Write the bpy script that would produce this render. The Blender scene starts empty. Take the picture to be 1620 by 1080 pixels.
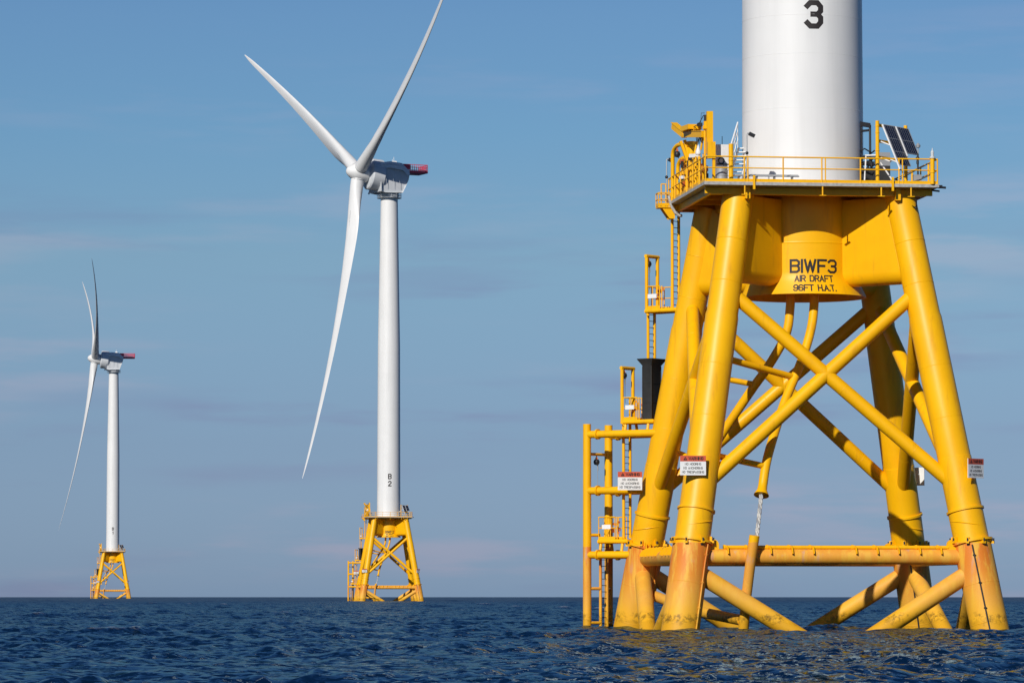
import bpy, math, random
import numpy as np
from mathutils import Vector, Matrix

R = math.radians
sc = bpy.context.scene
COL = sc.collection
rng = random.Random(7)

# ------------------------------------------------------------------ camera
EYE = 1.58                      # metres above the water
EARTH = 6.371e6
cam_d = bpy.data.cameras.new('camera')
cam_d.sensor_fit = 'HORIZONTAL'
cam_d.sensor_width = 36.0
cam_d.lens = 36.0 * 6370.0 / 1620.0
cam_d.clip_start = 0.5
cam_d.clip_end = 30000
cam = bpy.data.objects.new('camera', cam_d)
COL.objects.link(cam)
cam.location = (0, 0, EYE)
cam.rotation_euler = (math.pi / 2 + math.atan(399.5 / 6370.0), 0, 0)
sc.camera = cam

# ------------------------------------------------------------------ light
SUN_EL, SUN_AZ = 31.0, 205.0     # degrees; compass angle from +Y towards +X
sv = Vector((math.sin(R(SUN_AZ)) * math.cos(R(SUN_EL)), math.cos(R(SUN_AZ)) * math.cos(R(SUN_EL)), math.sin(R(SUN_EL))))
sd = bpy.data.lights.new('sun', 'SUN')
sd.energy = 4.15
sd.angle = R(0.53)
sd.color = (1.0, 0.955, 0.88)
sun = bpy.data.objects.new('sun', sd)
COL.objects.link(sun)
sun.location = (-60, -120, 110)
sun.rotation_euler = (-sv).to_track_quat('-Z', 'Y').to_euler()

sc.cycles.caustics_reflective = False
sc.cycles.caustics_refractive = False
sc.view_settings.view_transform = 'Standard'
sc.view_settings.look = 'None'
sc.view_settings.exposure = 0.0
sc.view_settings.gamma = 1.0
sc.view_settings.use_curve_mapping = False


class NT:
    """small helper for node trees"""
    def __init__(self, tree):
        self.t = tree
        self.t.nodes.clear()

    def n(self, kind, **kw):
        nd = self.t.nodes.new(kind)
        for k, v in kw.items():
            setattr(nd, k, v)
        return nd

    def l(self, a, b):
        self.t.links.new(a, b)

    def val(self, sock, v):
        if hasattr(v, 'is_linked') or isinstance(v, bpy.types.NodeSocket):
            self.l(v, sock)
        else:
            sock.default_value = v

    def math(self, op, a, b=0.0, clamp=False):
        nd = self.n('ShaderNodeMath', operation=op, use_clamp=clamp)
        self.val(nd.inputs[0], a)
        self.val(nd.inputs[1], b)
        return nd.outputs[0]

    def mix(self, fac, a, b, blend='MIX'):
        nd = self.n('ShaderNodeMix', data_type='RGBA', blend_type=blend)
        self.val(nd.inputs[0], fac)
        for s, v in ((nd.inputs[6], a), (nd.inputs[7], b)):
            if isinstance(v, tuple):
                s.default_value = (v[0], v[1], v[2], 1)
            else:
                self.l(v, s)
        return nd.outputs[2]

    def ramp(self, fac, lo, hi, a=0.0, b=1.0):
        nd = self.n('ShaderNodeMapRange', interpolation_type='SMOOTHSTEP')
        self.val(nd.inputs[0], fac)
        nd.inputs[1].default_value = lo
        nd.inputs[2].default_value = hi
        nd.inputs[3].default_value = a
        nd.inputs[4].default_value = b
        return nd.outputs[0]

    def noise(self, vec, scale, detail=3.0, rough=0.5, mul=None):
        if mul:
            mp = self.n('ShaderNodeMapping')
            mp.inputs['Scale'].default_value = mul
            self.l(vec, mp.inputs[0])
            vec = mp.outputs[0]
        nd = self.n('ShaderNodeTexNoise')
        nd.inputs['Scale'].default_value = scale
        nd.inputs['Detail'].default_value = detail
        nd.inputs['Roughness'].default_value = rough
        self.l(vec, nd.inputs['Vector'])
        return nd.outputs[0]


# ------------------------------------------------------------------ sky
world = bpy.data.worlds.new('World')
sc.world = world
world.use_nodes = True
w = NT(world.node_tree)
sky = w.n('ShaderNodeTexSky', sky_type='NISHITA')
sky.sun_disc = False
sky.sun_elevation = R(SUN_EL)
sky.sun_rotation = R(SUN_AZ)
sky.altitude = 0
sky.air_density = 1.0
sky.dust_density = 0.3
sky.ozone_density = 3.0
tc = w.n('ShaderNodeTexCoord')
sep = w.n('ShaderNodeSeparateXYZ')
w.l(tc.outputs['Generated'], sep.inputs[0])
zc = sep.outputs[2]
# thin, wide cloud streaks low over the sea
c1 = w.noise(tc.outputs['Generated'], 1.0, 6, 0.55, (20, 20, 150))
c2 = w.noise(tc.outputs['Generated'], 1.0, 4, 0.5, (5.2, 5.2, 36))
low = w.ramp(zc, 0.22, 0.09)
cl = w.math('MULTIPLY', w.math('MULTIPLY', w.ramp(c1, 0.42, 0.66), w.ramp(c2, 0.46, 0.62)), low)
c3 = w.noise(tc.outputs['Generated'], 1.0, 5, 0.5, (14, 14, 120))
c4 = w.noise(tc.outputs['Generated'], 1.0, 3, 0.5, (4.0, 4.0, 30))
dk = w.math('MULTIPLY', w.math('MULTIPLY', w.ramp(c3, 0.46, 0.68), w.ramp(c4, 0.47, 0.60)), w.ramp(zc, 0.115, 0.07))
cr = w.n('ShaderNodeValToRGB')
w.l(w.math('MULTIPLY', zc, 2.0, True), cr.inputs[0])
STOPS = [(0.0, (.285, .43, .84)), (.074, (.315, .415, .69)), (.167, (.41, .52, .655)), (.229, (.385, .54, .685)), (.286, (.395, .536, .69)), (.40, (.29, .44, .66)), (1.0, (.11, .22, .42))]
while len(cr.color_ramp.elements) < len(STOPS):
    cr.color_ramp.elements.new(0.5)
for el, (ps, c_) in zip(cr.color_ramp.elements, STOPS):
    el.position = ps
    el.color = (*c_, 1)
tint = cr.outputs[0]
body = w.mix(1.0, sky.outputs[0], tint, 'MULTIPLY')
pale = w.mix(1.0, body, (1.42, 1.06, 1.01), 'MULTIPLY')
dusk = w.mix(1.0, body, (0.95, 0.80, 0.88), 'MULTIPLY')
out_c = w.mix(w.math('MULTIPLY', dk, 0.9), body, dusk)
out_c = w.mix(w.math('MULTIPLY', cl, 0.8), out_c, pale)
bg = w.n('ShaderNodeBackground')
bg.inputs['Strength'].default_value = 0.10
w.l(out_c, bg.inputs[0])
wo = w.n('ShaderNodeOutputWorld')
w.l(bg.outputs[0], wo.inputs[0])

# ------------------------------------------------------------------ materials
MATS = {}


def material(name, col, rough=0.5, metal=0.0, var=0.06, vscale=1.2, bump=0.0, bscale=40.0, coat=0.0, spec=0.5):
    m = bpy.data.materials.new(name)
    m.use_nodes = True
    t = NT(m.node_tree)
    o = t.n('ShaderNodeOutputMaterial')
    p = t.n('ShaderNodeBsdfPrincipled')
    t.l(p.outputs[0], o.inputs[0])
    c = t.n('ShaderNodeTexCoord').outputs['Object']
    nz = t.noise(c, vscale, 4, 0.6)
    f = t.ramp(nz, 0.3, 0.7, 1.0 - var, 1.0 + var * 0.5)
    if name == 'white_paint':
        st = t.noise(c, 1.0, 4, 0.6, (1.6, 1.6, 0.07))
        f = t.math('MULTIPLY', f, t.ramp(st, 0.42, 0.78, 1.0, 0.93))
    cc = t.n('ShaderNodeCombineColor')
    for i in range(3):
        t.l(t.math('MULTIPLY', f, col[i]), cc.inputs[i])
    t.l(cc.outputs[0], p.inputs['Base Color'])
    p.inputs['Roughness'].default_value = rough
    p.inputs['Metallic'].default_value = metal
    p.inputs['Specular IOR Level'].default_value = spec
    p.inputs['Coat Weight'].default_value = coat
    if bump:
        b = t.n('ShaderNodeBump')
        b.inputs['Strength'].default_value = bump
        b.inputs['Distance'].default_value = 0.01
        t.l(t.noise(c, bscale, 3, 0.5), b.inputs['Height'])
        t.l(b.outputs[0], p.inputs['Normal'])
    MATS[name] = m
    return m


material('white_paint', (0.77, 0.765, 0.75), 0.42, var=0.03, vscale=0.25)
material('nacelle_shade_grey', (0.60, 0.62, 0.64), 0.5, var=0.08, vscale=0.6)  # white housing greyed: the shade on its flanks is put into the colour
material('white_metal', (0.78, 0.78, 0.77), 0.45)
material('grey_metal', (0.36, 0.37, 0.38), 0.5, 0.3, bump=0.2)
material('grating', (0.42, 0.41, 0.39), 0.6, var=0.25, vscale=6)
material('dark_rubber', (0.022, 0.021, 0.021), 0.7, var=0.3, vscale=2)
material('black_paint', (0.012, 0.012, 0.014), 0.5)
material('sign_white', (0.82, 0.82, 0.80), 0.5, var=0.02)
material('sign_red', (0.62, 0.10, 0.045), 0.5, var=0.05)
material('ink', (0.018, 0.012, 0.012), 0.6)
material('red_paint', (0.62, 0.040, 0.085), 0.5)
material('orange_gear', (0.55, 0.13, 0.03), 0.5)
material('teal_gear', (0.02, 0.30, 0.36), 0.5)
material('solar_cell', (0.012, 0.016, 0.035), 0.18, var=0.25, vscale=9)
material('glass_lens', (0.6, 0.62, 0.62), 0.1)
material('hose_grey', (0.50, 0.49, 0.46), 0.6, var=0.3, vscale=8)


def yellow_material(name, splash, rusty=1.0):
    m = bpy.data.materials.new(name)
    m.use_nodes = True
    t = NT(m.node_tree)
    o = t.n('ShaderNodeOutputMaterial')
    p = t.n('ShaderNodeBsdfPrincipled')
    t.l(p.outputs[0], o.inputs[0])
    c = t.n('ShaderNodeTexCoord').outputs['Object']
    s = t.n('ShaderNodeSeparateXYZ')
    t.l(c, s.inputs[0])
    z = s.outputs[2]
    nz = t.noise(c, 0.7, 4, 0.6)
    st = t.noise(c, 1.0, 4, 0.6, (3.0, 3.0, 0.35))
    base = t.mix(t.ramp(nz, 0.32, 0.7), (0.91, 0.475, 0.002), (0.87, 0.43, 0.002))
    # faint vertical run marks and grime
    base = t.mix(t.math('MULTIPLY', t.ramp(st, 0.54, 0.74), 0.34), base, (0.50, 0.22, 0.015))
    rough = 0.42
    if splash:
        zt = t.math('ADD', z, t.math('MULTIPLY', t.math('SUBTRACT', nz, 0.5), 0.15))
        fade = t.ramp(zt, 3.86, 3.80)
        pale = t.mix(t.ramp(nz, 0.3, 0.7), (0.76, 0.40, 0.075), (0.80, 0.44, 0.045))
        base = t.mix(t.math('MULTIPLY', fade, t.ramp(z, 0.3, 1.6, 0.25, 0.9)), base, pale)
        # rust coloured weathering just below the flange, running down in streaks
        s2 = t.noise(c, 1.0, 6, 0.66, (2.9, 2.9, 0.24))
        rz = t.ramp(z, 0.6, 3.6)
        rust = t.math('MULTIPLY', t.math('MULTIPLY', t.ramp(s2, 0.38, 0.55), fade), t.math('MULTIPLY', t.math('ADD', t.math('MULTIPLY', rz, 0.9), 0.10), rusty))
        base = t.mix(rust, base, (0.70, 0.20, 0.02))
        s3 = t.noise(c, 1.0, 4, 0.6, (2.6, 2.6, 0.8))
        gr = t.math('MULTIPLY', t.math('MULTIPLY', t.ramp(s3, 0.58, 0.72), fade), t.ramp(z, 1.6, 3.4))
        base = t.mix(t.math('MULTIPLY', gr, 0.55), base, (0.52, 0.33, 0.28))
        # growth band over the water line
        g1 = t.noise(c, 3.4, 6, 0.68)
        zz = t.math('ADD', z, t.math('MULTIPLY', t.math('SUBTRACT', g1, 0.5), 0.7))
        band = t.math('MULTIPLY', t.ramp(zz, 0.22, 0.40), t.ramp(zz, 0.86, 0.58))
        gsp = t.math('MULTIPLY', t.ramp(t.noise(c, 5.0, 6, 0.75), 0.40, 0.62), t.ramp(t.noise(c, 1.1, 3, 0.6), 0.34, 0.54))
        base = t.mix(t.math('MULTIPLY', t.math('MULTIPLY', band, gsp), 0.8), base, (0.09, 0.055, 0.010))
        wet = t.ramp(zz, 0.50, 0.30)
        base = t.mix(t.math('MULTIPLY', wet, 0.5), base, (0.55, 0.27, 0.01))
        low = t.ramp(zz, 0.02, -0.15)
        base = t.mix(t.math('MULTIPLY', low, 0.9), base, (0.05, 0.045, 0.015))
        rough = t.math('ADD', t.math('MULTIPLY', fade, 0.14), 0.42)
    t.l(base, p.inputs['Base Color'])
    t.val(p.inputs['Roughness'], rough)
    p.inputs['Specular IOR Level'].default_value = 0.3
    b = t.n('ShaderNodeBump')
    b.inputs['Strength'].default_value = 0.12
    b.inputs['Distance'].default_value = 0.02
    t.l(t.noise(c, 2.2, 3, 0.5), b.inputs['Height'])
    t.l(b.outputs[0], p.inputs['Normal'])
    MATS[name] = m


yellow_material('yellow_paint', False)
yellow_material('yellow_splash', True)
yellow_material('yellow_faded', True, 0.45)


def sea_material():
    m = bpy.data.materials.new('sea_water')
    m.use_nodes = True
    t = NT(m.node_tree)
    o = t.n('ShaderNodeOutputMaterial')
    df = t.n('ShaderNodeBsdfDiffuse')
    gl = t.n('ShaderNodeBsdfGlossy', distribution='GGX')
    gl.inputs['Color'].default_value = (0.70, 0.90, 0.98, 1)
    fr = t.n('ShaderNodeFresnel')
    fr.inputs['IOR'].default_value = 1.333
    mx = t.n('ShaderNodeMixShader')
    t.l(t.math('MULTIPLY', fr.outputs[0], 0.37), mx.inputs[0])
    t.l(df.outputs[0], mx.inputs[1])
    t.l(gl.outputs[0], mx.inputs[2])
    t.l(mx.outputs[0], o.inputs[0])
    c = t.n('ShaderNodeTexCoord').outputs['Object']
    big = t.noise(c, 0.02, 3, 0.5)
    base = t.mix(t.ramp(big, 0.3, 0.7), (0.0005, 0.0080, 0.019), (0.0008, 0.0100, 0.024))
    fa = t.n('ShaderNodeAttribute', attribute_name='foam')
    fm = t.math('MULTIPLY', fa.outputs['Fac'], t.ramp(t.noise(c, 5.0, 5, 0.7), 0.42, 0.62))
    base = t.mix(fm, base, (0.55, 0.60, 0.62))
    t.l(base, df.inputs['Color'])
    # ripples too fine for mesh and slope field at range become roughness
    ln = t.n('ShaderNodeVectorMath', operation='LENGTH')
    t.l(c, ln.inputs[0])
    far = t.ramp(ln.outputs['Value'], 90, 1200)
    t.l(t.math('ADD', t.math('MULTIPLY', far, 0.30), 0.07), gl.inputs['Roughness'])
    keep = t.math('SUBTRACT', 1.0, t.math('MULTIPLY', far, 0.55))
    # ripples too small for the mesh: a random slope field added to the wave normal
    g = t.n('ShaderNodeNewGeometry')
    acc = g.outputs['Normal']
    for sc_, det, amp, ex in ((0.9, 3.0, 0.55, 1.0), (3.2, 5.0, 1.10, 1.25)):
        mp = t.n('ShaderNodeMapping')
        mp.inputs['Scale'].default_value = (1.0, ex, 1.0)
        t.l(c, mp.inputs[0])
        nz = t.n('ShaderNodeTexNoise')
        nz.inputs['Scale'].default_value = sc_
        nz.inputs['Detail'].default_value = det
        nz.inputs['Roughness'].default_value = 0.6
        t.l(mp.outputs[0], nz.inputs['Vector'])
        sb = t.n('ShaderNodeVectorMath', operation='SUBTRACT')
        t.l(nz.outputs['Color'], sb.inputs[0])
        sb.inputs[1].default_value = (0.5, 0.5, 0.5)
        ml = t.n('ShaderNodeVectorMath', operation='MULTIPLY')
        t.l(sb.outputs[0], ml.inputs[0])
        ml.inputs[1].default_value = (amp * 2, amp * 2, 0.0)
        sc2 = t.n('ShaderNodeVectorMath', operation='SCALE')
        t.l(ml.outputs[0], sc2.inputs[0])
        t.l(keep, sc2.inputs['Scale'])
        ml = sc2
        ad = t.n('ShaderNodeVectorMath', operation='ADD')
        t.l(acc, ad.inputs[0])
        t.l(ml.outputs[0], ad.inputs[1])
        acc = ad.outputs[0]
    nm = t.n('ShaderNodeVectorMath', operation='NORMALIZE')
    t.l(acc, nm.inputs[0])
    for nd in (df, gl, fr):
        t.l(nm.outputs[0], nd.inputs['Normal'])
    MATS['sea_water'] = m


sea_material()

# ------------------------------------------------------------------ mesh helper


class MB:
    def __init__(self):
        self.v, self.f, self.mi = [], [], []
        self.marks = []
        self.m = 0

    def add(self, vs, fs):
        b = len(self.v)
        self.v += [tuple(x) for x in vs]
        for q in fs:
            self.f.append(tuple(b + i for i in q))
            self.mi.append(self.m)

    def path(self, pts, r, n=16, caps=True):
        """tube along a polyline; r is a number or one radius per point"""
        pts = [Vector(p) for p in pts]
        k = len(pts)
        rs = r if isinstance(r, (list, tuple)) else [r] * k
        vs, fs = [], []
        t0 = (pts[1] - pts[0]).normalized()
        a = Vector((0, 0, 1)) if abs(t0.z) < 0.9 else Vector((1, 0, 0))
        x = t0.cross(a).normalized()
        for i, p in enumerate(pts):
            if i == 0:
                t = t0
            elif i == k - 1:
                t = (pts[i] - pts[i - 1]).normalized()
            else:
                t = ((pts[i] - pts[i - 1]).normalized() + (pts[i + 1] - pts[i]).normalized()).normalized()
            x = (x - t * x.dot(t)).normalized()
            y = t.cross(x)
            for j in range(n):
                an = 2 * math.pi * j / n
                vs.append(p + (x * math.cos(an) + y * math.sin(an)) * rs[i])
        for i in range(k - 1):
            for j in range(n):
                j2 = (j + 1) % n
                fs.append((i * n + j, i * n + j2, (i + 1) * n + j2, (i + 1) * n + j))
        if caps:
            fs.append(tuple(range(n - 1, -1, -1)))
            fs.append(tuple((k - 1) * n + j for j in range(n)))
        self.add(vs, fs)
        return self

    def bar(self, a, b, r, n=10):
        return self.path([a, b], r, n)

    def box(self, c, s, rz=0.0, mat=None):
        c = Vector(c)
        h = Vector(s) * 0.5
        M = mat if mat is not None else Matrix.Rotation(rz, 3, 'Z')
        vs = []
        for dx, dy, dz in ((-1, -1, -1), (1, -1, -1), (1, 1, -1), (-1, 1, -1), (-1, -1, 1), (1, -1, 1), (1, 1, 1), (-1, 1, 1)):
            vs.append(c + M @ Vector((dx * h.x, dy * h.y, dz * h.z)))
        self.add(vs, [(0, 3, 2, 1), (4, 5, 6, 7), (0, 1, 5, 4), (1, 2, 6, 5), (2, 3, 7, 6), (3, 0, 4, 7)])
        return self

    def beam(self, a, b, wd, ht):
        """box section from a to b"""
        a, b = Vector(a), Vector(b)
        t = (b - a)
        ln = t.length
        t.normalize()
        up = Vector((0, 0, 1)) if abs(t.z) < 0.95 else Vector((0, 1, 0))
        s = t.cross(up).normalized()
        u = s.cross(t)
        M = Matrix((t, s, u)).transposed()
        return self.box((a + b) / 2, (ln, wd, ht), mat=M)

    def lathe(self, prof, c=(0, 0, 0), n=48, caps=True):
        vs, fs = [], []
        k = len(prof)
        for r, z in prof:
            for j in range(n):
                an = 2 * math.pi * j / n
                vs.append((c[0] + r * math.cos(an), c[1] + r * math.sin(an), c[2] + z))
        for i in range(k - 1):
            for j in range(n):
                j2 = (j + 1) % n
                fs.append((i * n + j, i * n + j2, (i + 1) * n + j2, (i + 1) * n + j))
        if caps:
            fs.append(tuple(range(n - 1, -1, -1)))
            fs.append(tuple((k - 1) * n + j for j in range(n)))
        self.add(vs, fs)
        return self

    def loft(self, rings, caps=True):
        n = len(rings[0])
        vs = [p for rg in rings for p in rg]
        fs = []
        for i in range(len(rings) - 1):
            for j in range(n):
                j2 = (j + 1) % n
                fs.append((i * n + j, i * n + j2, (i + 1) * n + j2, (i + 1) * n + j))
        if caps:
            fs.append(tuple(range(n - 1, -1, -1)))
            fs.append(tuple((len(rings) - 1) * n + j for j in range(n)))
        self.add(vs, fs)
        return self

    def ball(self, c, r, n=14, m=8, sz=1.0):
        prof = [(max(r * math.sin(math.pi * i / m), 0.001), -r * sz * math.cos(math.pi * i / m)) for i in range(m + 1)]
        return self.lathe(prof, c, n)

    def piece(self):
        self.marks.append(len(self.f))
        return self

    def build_each(self, name, mats, parent=None, smooth=35):
        """every piece (from one piece() mark to the next) becomes a part of its own"""
        out = []
        ends = self.marks[1:] + [len(self.f)]
        for a, b in zip(self.marks, ends):
            if b <= a:
                continue
            q = MB()
            ids = {}
            for k in range(a, b):
                fc = []
                for i in self.f[k]:
                    if i not in ids:
                        ids[i] = len(q.v)
                        q.v.append(self.v[i])
                    fc.append(ids[i])
                q.f.append(tuple(fc))
                q.mi.append(self.mi[k])
            out.append(q.build(name, mats, parent, smooth))
        return out

    def build(self, name, mats, parent=None, smooth=35):
        me = bpy.data.meshes.new(name)
        me.from_pydata(self.v, [], self.f)
        if isinstance(mats, str):
            mats = [mats]
        for mm in mats:
            me.materials.append(MATS[mm])
        if len(mats) > 1:
            me.polygons.foreach_set('material_index', self.mi)
        me.polygons.foreach_set('use_smooth', [True] * len(me.polygons))
        me.update()
        me.set_sharp_from_angle(angle=R(smooth))
        o = bpy.data.objects.new(name, me)
        COL.objects.link(o)
        if parent is not None:
            o.parent = parent
        return o


def tag(o, label=None, cat=None, group=None, kind=None):
    if label:
        o['label'] = label
    if cat:
        o['category'] = cat
    if group:
        o['group'] = group
    if kind:
        o['kind'] = kind
    return o


def empty(name, mat):
    o = bpy.data.objects.new(name, None)
    o.empty_display_size = 0.5
    COL.objects.link(o)
    o.matrix_world = mat
    return o


def kids(o):
    return [c for c in bpy.data.objects if c.parent == o]


def copy_tree(o, parent=None, skip=()):
    c = o.copy()
    COL.objects.link(c)
    if parent is not None:
        c.parent = parent
    for ch in kids(o):
        if ch.name.split('.')[0] in skip:
            continue
        copy_tree(ch, c, skip)
    return c


# ------------------------------------------------------------------ stroke lettering
# strokes on a grid 4 wide by 6 high, corners cut
GL = {
    'A': [[(0, 0), (2, 6), (4, 0)], [(0.7, 1.9), (3.3, 1.9)]],
    'B': [[(0, 0), (0, 6), (3, 6), (4, 5.2), (4, 3.9), (3.2, 3.15), (0, 3.15)], [(3.2, 3.15), (4, 2.3), (4, 0.8), (3, 0), (0, 0)]],
    'C': [[(4, 4.8), (3, 6), (1, 6), (0, 4.9), (0, 1.1), (1, 0), (3, 0), (4, 1.2)]],
    'D': [[(0, 0), (0, 6), (2.8, 6), (4, 4.8), (4, 1.2), (2.8, 0), (0, 0)]],
    'E': [[(4, 6), (0, 6), (0, 0), (4, 0)], [(0, 3.1), (3.2, 3.1)]],
    'F': [[(4, 6), (0, 6), (0, 0)], [(0, 3.1), (3.1, 3.1)]],
    'G': [[(4, 4.9), (3, 6), (1, 6), (0, 4.9), (0, 1.1), (1, 0), (3, 0), (4, 1.1), (4, 2.8), (2.3, 2.8)]],
    'H': [[(0, 0), (0, 6)], [(4, 0), (4, 6)], [(0, 3), (4, 3)]],
    'I': [[(0, 0), (0, 6)]],
    'M': [[(0, 0), (0, 6), (2.2, 1.6), (4.4, 6), (4.4, 0)]],
    'N': [[(0, 0), (0, 6), (4, 0), (4, 6)]],
    'O': [[(1, 0), (0, 1.1), (0, 4.9), (1, 6), (3, 6), (4, 4.9), (4, 1.1), (3, 0), (1, 0)]],
    'P': [[(0, 0), (0, 6), (3, 6), (4, 5.1), (4, 3.7), (3, 2.8), (0, 2.8)]],
    'R': [[(0, 0), (0, 6), (3, 6), (4, 5.1), (4, 3.8), (3, 2.9), (0, 2.9)], [(2, 2.9), (4, 0)]],
    'S': [[(4, 5), (3, 6), (1, 6), (0, 5.1), (0, 4), (1, 3.2), (3, 2.8), (4, 2), (4, 0.9), (3, 0), (1, 0), (0, 1)]],
    'T': [[(0, 6), (4, 6)], [(2, 6), (2, 0)]],
    'W': [[(0, 6), (1.3, 0), (2.5, 5.6), (3.7, 0), (5, 6)]],
    '1': [[(0, 4.8), (1, 6), (1, 0)]],
    '2': [[(0, 4.9), (1, 6), (3, 6), (4, 5), (4, 3.9), (0, 0.4), (0, 0), (4, 0)]],
    '3': [[(0, 5.2), (0.9, 6), (3, 6), (4, 5), (4, 3.9), (3.1, 3.05), (1.7, 3.05)], [(3.1, 3.05), (4, 2.2), (4, 1), (3, 0), (0.9, 0), (0, 0.8)]],
    '6': [[(4, 5), (3, 6), (1, 6), (0, 4.9), (0, 1), (1, 0), (3, 0), (4, 1), (4, 2.4), (3, 3.3), (1, 3.3), (0, 2.5)]],
    '9': [[(0, 1), (1, 0), (3, 0), (4, 1.1), (4, 5), (3, 6), (1, 6), (0, 5), (0, 3.6), (1, 2.7), (3, 2.7), (4, 3.5)]],
    '.': [[(0, 0), (0, 0.35)]],
}


def glyph_w(ch):
    if ch == ' ':
        return 2.4
    return max(p[0] for s in GL[ch] for p in s)


def lettering(mb, text, h, width, sw, place, sub=0.08):
    """text of cap height h, total width `width`, stroke width sw; place(x, y) -> 3d point, x right, y up, centred"""
    gap = 1.5
    tot = sum(glyph_w(c) for c in text) + gap * (len(text) - 1)
    kx = (width - sw) / max(tot, 1e-6) if tot > 0 else h / 6
    if len(text) == 1:
        kx = (width - sw) / max(glyph_w(text), 0.5)
    ky = (h - sw) / 6.0
    x0 = -tot * kx / 2
    for ch in text:
        if ch != ' ':
            for st in GL[ch]:
                P = [Vector((x0 + p[0] * kx, p[1] * ky - h / 2 + sw / 2)) for p in st]
                closed = (P[0] - P[-1]).length < 1e-6
                fine = [P[0]]
                for a, b in zip(P[:-1], P[1:]):
                    m = max(1, int((b - a).length / sub))
                    fine += [a + (b - a) * (i / m) for i in range(1, m + 1)]
                L, Rr = [], []
                k = len(fine)
                for i, p in enumerate(fine):
                    if closed and i in (0, k - 1):
                        d0 = (fine[-1] - fine[-2]).normalized()
                        d1 = (fine[1] - fine[0]).normalized()
                    else:
                        d0 = (fine[i] - fine[max(i - 1, 0)])
                        d1 = (fine[min(i + 1, k - 1)] - fine[i])
                        d0 = (d0 if d0.length > 0 else d1).normalized()
                        d1 = (d1 if d1.length > 0 else d0).normalized()
                    n0 = Vector((-d0.y, d0.x))
                    n1 = Vector((-d1.y, d1.x))
                    nn = (n0 + n1)
                    nn = nn / max(nn.length, 0.3)
                    q = nn * (sw / 2) / max(nn.dot(n0), 0.55)
                    e = Vector((0, 0))
                    if not closed:
                        if i == 0:
                            e = -d1 * sw * 0.5
                        if i == k - 1:
                            e = d0 * sw * 0.5
                    L.append(p + q + e)
                    Rr.append(p - q + e)
                vs = [place(p.x, p.y) for p in L] + [place(p.x, p.y) for p in Rr]
                fs = [(i + k, i + 1 + k, i + 1, i) for i in range(k - 1)]
                mb.add(vs, fs)
        x0 += (glyph_w(ch) + gap) * kx


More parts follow.
